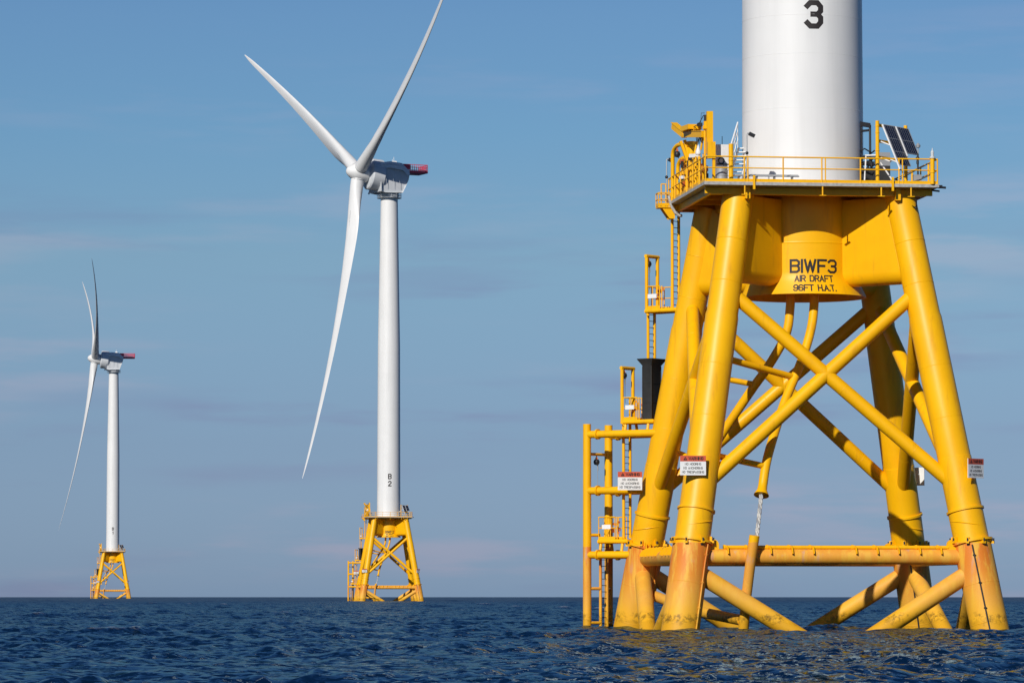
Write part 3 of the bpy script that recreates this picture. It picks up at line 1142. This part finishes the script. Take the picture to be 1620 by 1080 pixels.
    for (x, y, z, q) in ((-5.2, 1.5, 20.3, .14), (-4.9, -2.3, 20.6, .16), (-4.88, -2.4, 21.1, .1), (-5.2, 2.2, 21.4, .12), (-4.9, -1.9, 20.2, .18), (-4.95, -1.6, 20.8, .12)):
        m.piece().box(k(x, y, z), (q, q * 1.4, q * 1.5), .4)
    m.piece().path([k(-4.95, -2.1, 20.0), k(-5.05, -1.6, 20.6), k(-4.95, -1.4, 20.1)], .04, 8)
    m.build_each('valve', 'orange_gear', cb)
    m = MB()
    m.lathe([(.05, 0), (.12, .08), (.13, .2), (.06, .36), (.025, .5)], k(-5.04, -1.25, 21.28), 16)
    m.beam(k(-5.32, -.75, 21.33), k(-5.02, -1.3, 21.3), .14, .16)
    m.box(k(-5.3, 1.6, 20.6), (.1, .3, .14), .5)
    m.build('work_lamp', 'white_metal', c)
    m = MB()
    m.ball(k(-5.3, 1.9, 20.45), .13)
    m.build('float', 'teal_gear', c)
    tag(c, 'folded yellow knuckle boom crane on the deck of the {w} foundation', 'crane', 'deck cranes')
    out.append(c)
    # ---- solar panels on two posts
    so = empty('solar_array', at(2.47, -4.55, DZ))
    e = Vector((Q2, Q2, 0))
    f = Vector((Q2, -Q2, 0))
    for d_, nm in ((0, 'post'), (2.35, 'post')):
        m = MB()
        m.path([e * d_, e * d_ + Vector((0, 0, 2.85))], .085, 16)
        for z in (.7, 1.5, 2.3, 2.6):
            m.path([e * d_ + Vector((0, 0, z)), e * d_ + Vector((0, 0, z + .05))], .10, 16)
        m.build('post', 'yellow_paint', so)
    m = MB()
    for z in (2.66, 1.95, 1.22):
        m.piece().beam(e * -.05 + Vector((0, 0, z)), e * 2.4 + Vector((0, 0, z)), .05, .14)
    m.build_each('cross_rail', 'yellow_paint', so)
    dn = (f * math.cos(R(66)) - Vector((0, 0, 1)) * math.sin(R(66)))
    nn = e.cross(dn).normalized()
    if nn.z < 0:
        nn = -nn
    o0 = e * .22 + f * .12 + Vector((0, 0, 2.68))
    M = Matrix((e, dn, nn)).transposed()
    for cx, rows in ((.0, 3), (1.10, 2)):
        for k in range(rows):
            cen = o0 + e * (cx + .53) + dn * (.33 + k * .665)
            m = MB()
            m.box(cen, (1.02, .645, .03), mat=M)
            pn = m.build('solar_panel', 'solar_cell', so)
            m = MB()
            for s in (-1, 1):
                m.box(cen + e * (s * .52) + nn * .002, (.035, .665, .045), mat=M)
                m.box(cen + dn * (s * .325) + nn * .0015, (1.0, .022, .042), mat=M)
            for k2 in range(1, 6):
                m.box(cen + e * (-.51 + k2 * .17) + nn * .0155, (.008, .63, .004), mat=M)
            m.build('panel_frame', 'grey_metal', pn)
    m = MB()
    for cx, ln in ((-.02, 2.25), (1.08, 1.5)):
        m.piece().beam(o0 + e * cx + nn * .03, o0 + e * cx + dn * ln + nn * .03, .07, .06)
    for z, x in ((1.95, .25), (1.22, .25), (1.22, 1.0)):
        a = e * x + Vector((0, 0, z))
        m.piece().bar(a, a + f * .55 + Vector((0, 0, -.22)), .03, 8)
    m.piece().bar((.15, .1, 1.0), (.75, -.15, .02), .035, 8)
    m.piece().bar((-.45, .3, 1.35), (-.55, .25, .0), .035, 8)
    m.piece().bar((-.5, .28, 1.32), (.0, .05, 1.32), .035, 8)
    m.build_each('panel_support', 'white_metal', so)
    tag(so, 'dark tilted solar panels on yellow posts, deck of the {w} foundation', 'solar panels', 'solar arrays')
    out.append(so)
    # ---- warning signs
    def sign(u, v, z, rz, txt):
        s_ = empty('warning_sign', at(u, v, z, rz))
        wd, ht = 1.14, .85
        m = MB()
        m.box((0, 0, 0), (wd, .03, ht))
        m.bar((-.3, .02, .1), (-.3, .16, .1), .03, 6)
        m.bar((.3, .02, .1), (.3, .16, .1), .03, 6)
        m.build('sign_panel', 'sign_white', s_)
        m = MB()
        m.box((0, -.0175, ht / 2 - .125), (wd, .005, .25))
        m.build('header_band', 'sign_red', s_)
        m = MB()

        def pl(cx, cz, dy):
            return lambda x, y: (cx + x, dy, cz + y)
        lettering(m, 'WARNING', .15, .66, .03, pl(.13, ht / 2 - .125, -.0225))
        m.add([(-.43, -.0225, .22), (-.25, -.0225, .22), (-.34, -.0225, .385)], [(0, 1, 2)])
        for i, tx in enumerate(('NO MOORING', 'NO ANCHORING', 'NO TRESPASSING')):
            lettering(m, tx, .105, (.72, .86, .98)[i], .017, pl(0, .06 - i * .175, -.018))
        m.build('lettering', 'ink', s_, smooth=10)
        m = MB()
        lettering(m, 'I', .07, .02, .018, pl(-.34, .285, -.024))
        m.build('warning_mark', 'sign_red', s_, smooth=10)
        tag(s_, txt, 'sign', 'warning signs')
        out.append(s_)
    sign(-6.26, -6.70, 7.17, 0, 'white and red warning sign on the front left leg of the {w} foundation')
    sign(-7.2, 5.05, 6.82, 0, 'white and red warning sign beside the boat landing of the {w} foundation')
    sign(6.36, -6.5, 7.1, R(40), 'warning sign turned aside on the front right leg of the {w} foundation')
    sign(6.50, 6.2, 7.1, R(135), 'warning sign seen from behind on the back right leg of the {w} foundation')
    return out


def build_near_items():
    """small things only the nearest foundation shows"""
    def at(u, v, z, rz=0.0):
        return S0 @ Matrix.Translation((u, v, z)) @ Matrix.Rotation(rz, 4, 'Z')
    # chain hoists
    def hoist(p, ln, txt):
        h = empty('chain_hoist', at(*p))
        m = MB()
        m.path([(0, 0, 0), (0, 0, -.12)], .025, 8)
        m.box((0, 0, -.13), (.10, .10, .10))
        m.build('hook', 'orange_gear', h)
        m = MB()
        m.box((0, 0, -.30), (.20, .22, .24))
        m.ball((0, 0, -.30), .15)
        m.build('hoist_body', 'black_paint', h)
        m = MB()
        m.path([(.05, 0, -.4), (.06, 0, -.7)], .03, 6)
        m.path([(.05, 0, -.4), (.05, 0, -ln)], .010, 5)
        m.build('chain', 'grey_metal', h)
        tag(h, txt, 'hoist', 'chain hoists')
    p = diag(8.47, -.28, 17.26)
    hoist(p, 1.5, 'black chain hoist hanging in the upper yellow ladder frame')
    p = diag(9.90, -.28, 12.1)
    hoist(p, 1.6, 'black chain hoist hanging in the frame above the boat landing')
    p = diag(11.64, -.1, 8.09)
    hoist(p, 1.7, 'chain hoist hanging from the bar between the boat landing posts')
    hoist((-5.2, 3.5, DZ + 2.42), .9, 'chain hoist hanging in the yellow pipe arch on the deck')
    # stair to the tower door
    st = empty('access_stair', at(-3.9, -2.1, DZ, 0))
    d = Vector((.386, .92, 0)).normalized()
    s = Vector((d.y, -d.x, 0))
    m = MB()
    n = 10
    for i in range(n):
        c_ = d * (.12 + i * .25) + s * .27 + Vector((0, 0, .2 + i * .205))
        m.piece().box(c_, (.20, .50, .045), math.atan2(d.y, d.x))
    m.build_each('tread', 'white_metal', st)
    m = MB()
    for q in (0, .55):
        m.piece().beam(s * q, s * q + d * (2.5 if q == 0 else 1.6) + Vector((0, 0, 2.05 if q == 0 else 1.31)), .04, .16)
    m.build_each('stringer', 'white_metal', st)
    m = MB()
    for h in (1.2, .8, .4):
        m.bar(Vector((0, 0, h)) - s * .03, -s * .03 + d * 2.5 + Vector((0, 0, 2.05 + h)), .035 if h > 1 else .02, 8)
    for i in range(6):
        q = -s * .03 + d * (2.5 * i / 5) + Vector((0, 0, 2.05 * i / 5))
        m.bar(q, q + Vector((0, 0, 1.2)), .024, 8)
    m.build('handrail', 'white_metal', st)
    tag(st, 'pale metal stair with handrails climbing to the nearest tower', 'stairs')
    # lamp posts
    def lamp(p, h, arm, txt):
        q = empty('deck_lamp', at(*p))
        m = MB()
        m.path([(0, 0, 0), (0, 0, h), (arm * .3, 0, h + .05), (arm, 0, h + .05)], .028, 10)
        m.build('pole', 'grey_metal', q)
        m = MB()
        m.box((arm + .1 * (1 if arm > 0 else -1), 0, h - .02), (.28, .2, .14), 0, Matrix.Rotation(.45, 3, 'Y'))
        m.ball((0, 0, h * .62), .075)
        m.build('lamp_head', 'black_paint', q)
        tag(q, txt, 'lamp', 'deck lamps')
    lamp((-3.36, -4.2, DZ), 2.2, .12, 'thin grey lamp post with black head before the nearest white tower')
    lamp((-5.47, 4.9, DZ - .1), 2.1, .12, 'thin lamp post at the back left corner of the nearest deck')
    # navigation lantern at the right corner
    q = empty('navigation_lantern', at(4.86, -5.0, DZ))
    m = MB()
    m.path([(0, 0, 0), (0, 0, 1.15)], .10, 14)
    m.path([(0, 0, .5), (0, 0, .56)], .12, 14)
    m.build('post', 'yellow_paint', q)
    m = MB()
    m.lathe([(.13, 1.15), (.13, 1.22), (.07, 1.24), (.08, 1.44), (.03, 1.5), (.012, 1.62)], n=16)
    m.build('lantern', 'glass_lens', q)
    tag(q, 'small lantern on a yellow post at the right corner of the nearest deck', 'lantern')
    # equipment between tower and solar array
    q = empty('equipment_rack', at(2.75, -1.0, DZ))
    m = MB()
    for x, y in ((-.55, -.3), (-.05, -.3), (-.55, .4), (-.05, .4)):
        m.bar((x + .2, y, 0), (x + .2, y, 3.1 if x < -.3 else 1.5), .045, 8)
    m.beam((-.45, -.3, 3.1), (.1, -.3, 3.02), .14, .2)
    m.beam((-.40, -.3, 2.75), (.05, -.3, 2.8), .1, .1)
    m.bar((.1, -.3, 1.3), (.1, -.3, 3.05), .055, 8)
    for i in range(5):
        z = .5 + i * .32
        m.path([(-.5, -.35, z), (-.2, -.5, z + .16), (.15, -.4, z - .02), (.3, -.3, z + .1)], .035, 6)
    m.path([(-.3, -.32, 3.0), (-.28, -.34, 1.4)], .02, 6)
    m.build('hoist_mast', 'black_paint', q)
    m = MB()
    m.piece().box((.0, .1, .55), (.7, .9, 1.1))
    m.piece().box((.75, .1, .6), (.55, .8, 1.2))
    m.piece().box((.02, -.2, 1.3), (.5, .3, .16), .2)
    m.box((.0, -.3, 1.55), (.55, .2, .10), -.2)
    m.build_each('cabinet', 'dark_rubber', q)
    m = MB()
    m.piece().box((.85, .3, 1.55), (.55, .3, .62))
    m.piece().box((.5, .25, 1.5), (.1, .25, .5))
    m.build_each('junction_box', 'grey_metal', q)
    tag(q, 'black equipment rack with hoist mast between tower and solar panels', 'equipment')
    # small instruments by the lantern
    q = empty('instrument_mast', at(4.42, -4.0, DZ))
    m = MB()
    m.bar((0, 0, 0), (0, 0, 1.5), .03, 8)
    m.bar((.0, 0, 1.0), (.0, 0, 1.15), .06, 8)
    m.ball((0, 0, 1.25), .09)
    m.build('pole', 'black_paint', q)
    m = MB()
    m.box((-.05, -.1, .25), (.36, .24, .5))
    m.lathe([(.09, 0), (.11, .1), (.03, .2)], (.05, .1, 1.75), 12)
    m.bar((.05, .1, .1), (.05, .1, 1.78), .025, 8)
    m.build('sensor', 'grey_metal', q)
    tag(q, 'black instrument mast beneath the right edge of the nearest solar panels', 'instrument')
    q = MB()
    for a, b in (((3.1, -4.4, .05), (4.75, -4.9, .95)), ((4.0, -4.7, .05), (4.78, -4.95, .42))):
        q.path([a, b], .022, 6)
    o = q.build('stay_cable', 'black_paint')
    o.matrix_world = at(0, 0, DZ)
    tag(o, 'thin black stay cables slanting up to the lantern post', 'cable')
    # left of the tower
    q = empty('control_cubicle', at(-4.08, -2.0, DZ))
    m = MB()
    m.box((0, 0, 1.38), (.60, .5, 1.15))
    for x in (-.25, .25):
        for y in (-.2, .2):
            m.bar((x, y, 0), (x, y, .85), .03, 6)
    m.build('housing', 'white_paint', q)
    m = MB()
    ring = [(-.09 + .13 * math.cos(x), -.272, 1.22 + .13 * math.sin(x)) for x in [2 * math.pi * i / 20 for i in range(21)]]
    m.path(ring, .028, 8)
    m.box((0, -.256, 1.06), (.59, .012, .05))
    m.bar((.0, 0, 1.9), (.0, 0, 2.35), .015, 6)
    m.build('dial', 'black_paint', q)
    tag(q, 'white cubicle with a round black dial beside the crane', 'cubicle')
    q = empty('oil_drum', at(-4.44, -3.8, DZ))
    m = MB()
    m.lathe([(.27, 0), (.285, .02), (.27, .04), (.27, .36), (.285, .38), (.27, .40), (.27, .74), (.285, .76), (.26, .78)], n=24)
    m.build('barrel', 'grey_metal', q)
    m = MB()
    m.lathe([(.05, .78), (.05, .84)], (.12, 0, 0), 10)
    m.build('bung', 'black_paint', q)
    tag(q, 'dark steel drum standing under the white cubicle on the deck', 'drum')
    m = MB()
    m.path([(0, 0, 0), (0, 0, 1.75)], .105, 16)
    m.path([(0, 0, 1.0), (0, 0, 1.05)], .12, 16)
    m.path([(0, 0, .3), (0, 0, .36)], .12, 16)
    o = m.build('bollard_post', 'yellow_paint')
    o.matrix_world = at(-4.10, -4.3, DZ)
    tag(o, 'thick yellow post on the nearest deck, at the foot of the stair', 'post')
    # hose hanging at the landing corner
    pts = [(-5.52, 4.0, 20.0), (-5.47, 4.0, 19.75), (-5.36, 4.0, 19.45), (-5.20, 4.02, 19.2), (-5.02, 4.05, 19.08), (-4.9, 4.1, 19.08)]
    fine = []
    P = [Vector(x) for x in pts]
    for a, b in zip(P[:-1], P[1:]):
        fine += [a + (b - a) * (i / 8) for i in range(8)]
    fine.append(P[-1])
    m = MB()
    m.path(fine, [.060 if i % 2 else .072 for i in range(len(fine))], 10)
    o = m.build('corrugated_hose', 'hose_grey')
    o.matrix_world = S0.copy()
    tag(o, 'pale corrugated hose sagging below the back left corner of the nearest deck', 'hose')
    # low pipe runs on the deck beside the tower
    m = MB()
    for k, y in enumerate((-.12, 0, .12)):
        m.bar((-1.2, y, .36 + y * .3), (1.7, y, .36 + y * .3), .03, 8)
    for x in (-1.0, -.2, .6, 1.4):
        m.box((x, 0, .17), (.05, .34, .34))
    o = m.build('pipe_run', 'grey_metal')
    o.matrix_world = at(-2.75, -4.3, DZ)
    tag(o, 'low grey pipe run on the deck in front of the nearest tower', 'pipes')


FOUND, TP_PROF = build_foundation()
tag(FOUND, '', 'foundation', 'yellow jacket foundations')
FITS = build_fittings()

# ------------------------------------------------------------------ the turbines


def tower_r(z):
    return float(np.interp(z, [19.6, 60, 95], [2.76, 2.62, 2.02]))


def build_tower():
    root = empty('wind_turbine', S0)
    m = MB()
    zs = list(np.linspace(19.76, 95.0, 40))
    m.lathe([(tower_r(z), z) for z in zs], n=96)
    for z in (23.4, 25.85, 27.6, 30.2, 32.8, 35.4, 43.0, 60.0, 78.0):
        r = tower_r(z)
        m.lathe([(r - .004, z - .025), (r + .006, z), (r - .004, z + .025)], n=96, caps=False)
    m.lathe([(2.86, 19.755), (2.86, 19.93), (2.70, 19.94)], n=96, caps=False)
    t = m.build('tower', 'white_paint', root)
    return root, t


def tower_letters(root, tower, n):
    def pl(zc, r):
        def f(x, y):
            an = x / r
            z = zc + y
            rr = tower_r(z) + .006
            return (rr * math.sin(an), -rr * math.cos(an), z)
        return f
    m = MB()
    lettering(m, 'B', 1.30, .84, .235, pl(29.25, 2.7))
    m.build('lettering', 'ink', tower, smooth=20)
    m = MB()
    lettering(m, n, 1.30, .84 if n != '1' else .40, .24, pl(27.58, 2.7))
    m.build('lettering', 'ink', tower, smooth=20)


def tp_letters(root, n):
    zs = [p[1] for p in TP_PROF[:-2]][::-1]
    rs = [p[0] for p in TP_PROF[:-2]][::-1]

    def pl(zc):
        def f(x, y):
            an = x / 2.5
            z = zc + y
            rr = float(np.interp(z, zs, rs)) + .008
            return (rr * math.sin(an), -rr * math.cos(an), z)
        return f
    tp = [c for c in kids(root) if c.name.startswith('transition_piece')][0]
    for tx, h, wd, sw, zc in (('BIWF' + n, .63, 2.22, .104, 16.26), ('AIR DRAFT', .31, 1.76, .054, 15.70), ('96FT H.A.T.', .31, 1.82, .054, 15.27)):
        m = MB()
        lettering(m, tx, h, wd, sw, pl(zc))
        m.build('lettering', 'ink', tp, smooth=20)


RB = 73.5
ROT_TILT = R(5.8)


def blade_mesh():
    """blade along +Z, rotor axis +X (into the wind), leading edge towards +Y"""
    st = [1.2, 2.2, 3.5, 5, 7, 9, 11, 13.5, 16, 19, 23, 28, 33, 38, 44, 50, 56, 61, 65, 68.5, 71, 72.6, 73.5]
    ch = np.interp(st, [1.2, 3.5, 7, 11, 15, 20, 30, 45, 60, 70, 73.5], [3.1, 3.1, 3.35, 3.95, 4.25, 4.05, 3.3, 2.4, 1.6, 1.0, .25])
    th = np.interp(st, [1.2, 3.5, 7, 11, 16, 22, 30, 45, 60, 73.5], [1.0, 1.0, .82, .55, .40, .32, .26, .22, .19, .17])
    tw = np.interp(st, [1.2, 5, 12, 20, 30, 45, 60, 73.5], [16, 16, 13, 9, 6, 3, 1, 0])
    N = 28
    rings = []
    for s, c, t, a in zip(st, ch, th, tw):
        ca, sa = math.cos(R(a)), math.sin(R(a))
        circ = max(0.0, min(1.0, (t - .40) / .60))
        rg = []
        for i in range(N):
            u = 2 * math.pi * i / N
            xc = .5 + .5 * math.cos(u)          # 1 trailing, 0 leading
            yt = 5 * (.2969 * math.sqrt(xc) - .126 * xc - .3516 * xc ** 2 + .2843 * xc ** 3 - .1036 * xc ** 4)
            ya = yt * t * (1 if math.sin(u) >= 0 else -1)
            yc = .5 * t * math.sin(u)
            yv = (ya * (1 - circ) + yc * circ) * c
            off = .30 * (1 - circ) + .5 * circ
            lead = (off - xc) * c
            x = yv * ca + lead * sa
            y = -yv * sa + lead * ca
            fwd = s * .030 + 5.2 * (s / RB) ** 2.2
            rg.append(Vector((x + fwd, y, s)))
        rings.append(rg)
    m = MB()
    m.loft(rings)
    m.path([(0, 0, 1.05), (0, 0, 1.22)], 1.72, 28)
    return m


def build_rotor(root, yaw_az, angles):
    """nacelle, hub and blades on a turbine root; yaw_az compass heading the rotor faces"""
    heading = math.pi / 2 - R(yaw_az)                       # rotation that takes +X to the heading
    yaw = Matrix.Rotation(heading - THETA, 4, 'Z')          # in the root's own frame
    base = Matrix.Translation((0, 0, 95.0)) @ yaw

    def put(o, M):
        o.matrix_parent_inverse = Matrix.Identity(4)
        o.matrix_local = M
        return o
    # main housing: side outline given different half widths
    m = MB()
    prof = [(3.5, 1.3), (3.5, 7.5), (1.0, 8.0), (-2.0, 7.6), (-3.9, 5.6), (-3.5, 4.2), (-2.75, 2.3), (-2.35, 1.2), (2.3, 1.05)]
    top = [1, 0, 0, 0, 0, 0, 0, 1, 1]
    hw = [3.0, 2.9, 2.9, 2.8, 2.8, 3.1, 2.8, 2.3, 2.6]
    L = [Vector((x, -h, z)) for (x, z), h in zip(prof, hw)]
    Rr = [Vector((x, h, z)) for (x, z), h in zip(prof, hw)]
    Lm = [Vector((x * .985, -h - .45, z * .98 + .1)) for (x, z), h in zip(prof, hw)]
    Rm = [Vector((x * .985, h + .45, z * .98 + .1)) for (x, z), h in zip(prof, hw)]
    m.loft([L, Lm, Rm, Rr])
    # seams on the flanks
    for s in (-1, 1):
        for x in (2.2, .4, -1.2):
            m.box((x, s * 3.36, 4.6), (.05, .06, 4.2))
    # yaw bearing neck
    m.lathe([(2.0, -.05), (2.35, 0), (2.35, .18), (2.15, .2), (2.15, .5), (2.45, .52), (2.45, .7), (2.3, .72), (2.3, 1.5)], n=40)
    nac = put(m.build('nacelle', 'nacelle_shade_grey', root), base)
    # sloped pale roof cover and its front wind vane post
    m = MB()
    prof = [(3.3, 7.55), (3.5, 8.15), (1.0, 8.55), (-2.0, 8.25), (-3.9, 6.5), (-3.4, 6.1), (-2.2, 7.35), (1.0, 7.9)]
    L = [Vector((x, -3.3, z - .9)) for x, z in prof]
    Lm = [Vector((x, -2.9, z)) for x, z in prof]
    Rm = [Vector((x, 2.9, z)) for x, z in prof]
    Rr = [Vector((x, 3.3, z - .9)) for x, z in prof]
    m.loft([L, Lm, Rm, Rr])
    for s in (-1, 1):
        m.box((3.4, s * 2.9, 7.3), (.3, .3, 1.6), mat=Matrix.Rotation(.25, 3, 'Y'))
    m.box((-1.0, .6, 8.65), (.9, .8, .5))
    m.bar((-1.0, .4, 8.8), (-1.0, .4, 9.9), .05, 6)
    m.bar((-1.0, -.5, 8.5), (-1.0, -.5, 9.4), .05, 6)
    m.build('roof_cover', 'white_metal', nac)
    m = MB()
    m.box((3.3, -3.5, 2.6), (.25, .5, 3.0), mat=Matrix.Rotation(-.35, 3, 'Y'))
    m.box((1.7, -3.3, 3.2), (.3, .5, .3))
    m.box((1.5, -3.1, 2.5), (.2, .5, .2))
    m.build('duct', 'white_metal', nac)
    m = MB()
    m.lathe([(2.9, 0.05), (2.9, .12)], n=32)
    for i in range(14):
        an = 2 * math.pi * i / 14
        m.bar((2.85 * math.cos(an), 2.85 * math.sin(an), .12), (2.85 * math.cos(an), 2.85 * math.sin(an), 1.15), .04, 6)
    for z in (.65, 1.15):
        m.path([(2.85 * math.cos(2 * math.pi * i / 28), 2.85 * math.sin(2 * math.pi * i / 28), z) for i in range(29)], .035, 6)
    m.build('yaw_gallery', 'grey_metal', nac)
    # red hoisting platform at the back
    m = MB()
    m.box((-6.0, 0, 6.35), (5.6, 5.4, .5))
    hp = m.build('hoist_platform', 'red_paint', nac)
    m = MB()
    pts = [(-2.4, -2.75, 6.65), (-8.7, -2.75, 6.65), (-8.7, 2.75, 6.65), (-2.4, 2.75, 6.65)]
    railing(m, [Vector(p) for p in pts], 1.4, .75, .07, spacing=.5)
    for s in (-1, 1):
        m.box((-3.2, s * 2.78, 7.3), (2.0, .06, 1.4))
    m.build('railing', 'red_paint', hp)
    m = MB()
    for s in (-1, 1):
        m.piece().box((-4.7, s * 2.79, 6.72), (2.2, .05, .22))
    m.build_each('platform_edge', 'white_metal', hp)
    # generator drum, hub and blades share the tilted axis
    tilt = base @ Matrix.Translation((0, 0, 5.1)) @ Matrix.Rotation(-ROT_TILT, 4, 'Y')
    turn = Matrix.Rotation(math.pi / 2, 4, 'Y')
    m = MB()
    m.lathe([(2.2, 2.0), (3.5, 2.2), (3.75, 2.5), (3.75, 5.2), (3.5, 5.5), (2.2, 5.65), (1.7, 6.2)], n=64)
    put(m.build('generator', 'nacelle_shade_grey', root), tilt @ turn)
    m = MB()
    m.lathe([(1.9, 5.75), (2.2, 5.95), (2.35, 6.6), (2.25, 8.4), (1.9, 9.3), (1.35, 10.15), (.85, 10.75), (.4, 11.0), (.05, 11.05)], n=48)
    hub = put(m.build('hub', 'white_paint', root), tilt @ turn)
    for a in angles:
        Mb = tilt @ Matrix.Translation((8.0, 0, 0)) @ Matrix.Rotation(R(-a), 4, 'X')
        me = BLADE
        o = bpy.data.objects.new('blade', me)
        COL.objects.link(o)
        o.parent = root
        put(o, Mb)
        m = MB()
        for q in range(30):
            s = 9.5 + q * .33
            m.box((1.05 + s * .03 - (s - 9.5) * .045, -.55, s), (.16, .16, .16))
        put(m.build('vortex_generator', 'grey_metal', o), Matrix.Identity(4))
        m = MB()
        m.path([(0, 0, 1.0), (0, 0, 1.5)], 1.66, 28)
        m.path([(0, 0, 1.85), (0, 0, 2.0)], 1.60, 28)
        put(m.build('pitch_bearing', 'grey_metal', o), Matrix.Identity(4))


_b = blade_mesh().build('blade', 'white_paint')
BLADE = _b.data
bpy.data.objects.remove(_b)

# first site
TURB, TOWER = build_tower()
tag(TURB, '', 'wind turbine', 'offshore wind turbines')
COPIES = []
for i in (1, 2):
    rel = SITES[i] @ S0.inverted()
    f = copy_tree(FOUND)
    f.matrix_world = SITES[i]
    t = copy_tree(TURB)
    t.matrix_world = SITES[i]
    COPIES.append((f, t))
    for o in FITS:
        if i == 2 and 'behind' in o['label']:
            continue
        c = copy_tree(o)
        c.matrix_world = rel @ o.matrix_world
        c['label'] = o['label'].replace('{w}', WORDS[i])
for o in FITS:
    o['label'] = o['label'].replace('{w}', WORDS[0])
FOUND['label'] = 'large yellow four-legged jacket foundation in the foreground, with boat landing and deck'
COPIES[0][0]['label'] = 'yellow jacket foundation carrying the middle turbine, small in the centre'
COPIES[1][0]['label'] = 'tiny yellow jacket foundation carrying the farthest turbine on the horizon'
TURB['label'] = 'cropped white turbine tower on the nearest yellow foundation'
COPIES[0][1]['label'] = 'tall white wind turbine with widely spread blades, mid distance'
COPIES[1][1]['label'] = 'small distant white wind turbine with its rotor seen edge-on'
for n, (f, t) in zip('321', [(FOUND, TURB)] + COPIES):
    tp_letters(f, n)
    tower_letters(t, [c for c in kids(t) if c.name.startswith('tower')][0], n)
build_rotor(COPIES[0][1], -114.9, (-61.6, 58.4, 178.4))
build_rotor(COPIES[1][1], -97.8, (-59.9, 60.1, 180.1))
build_near_items()
bpy.context.view_layer.update()
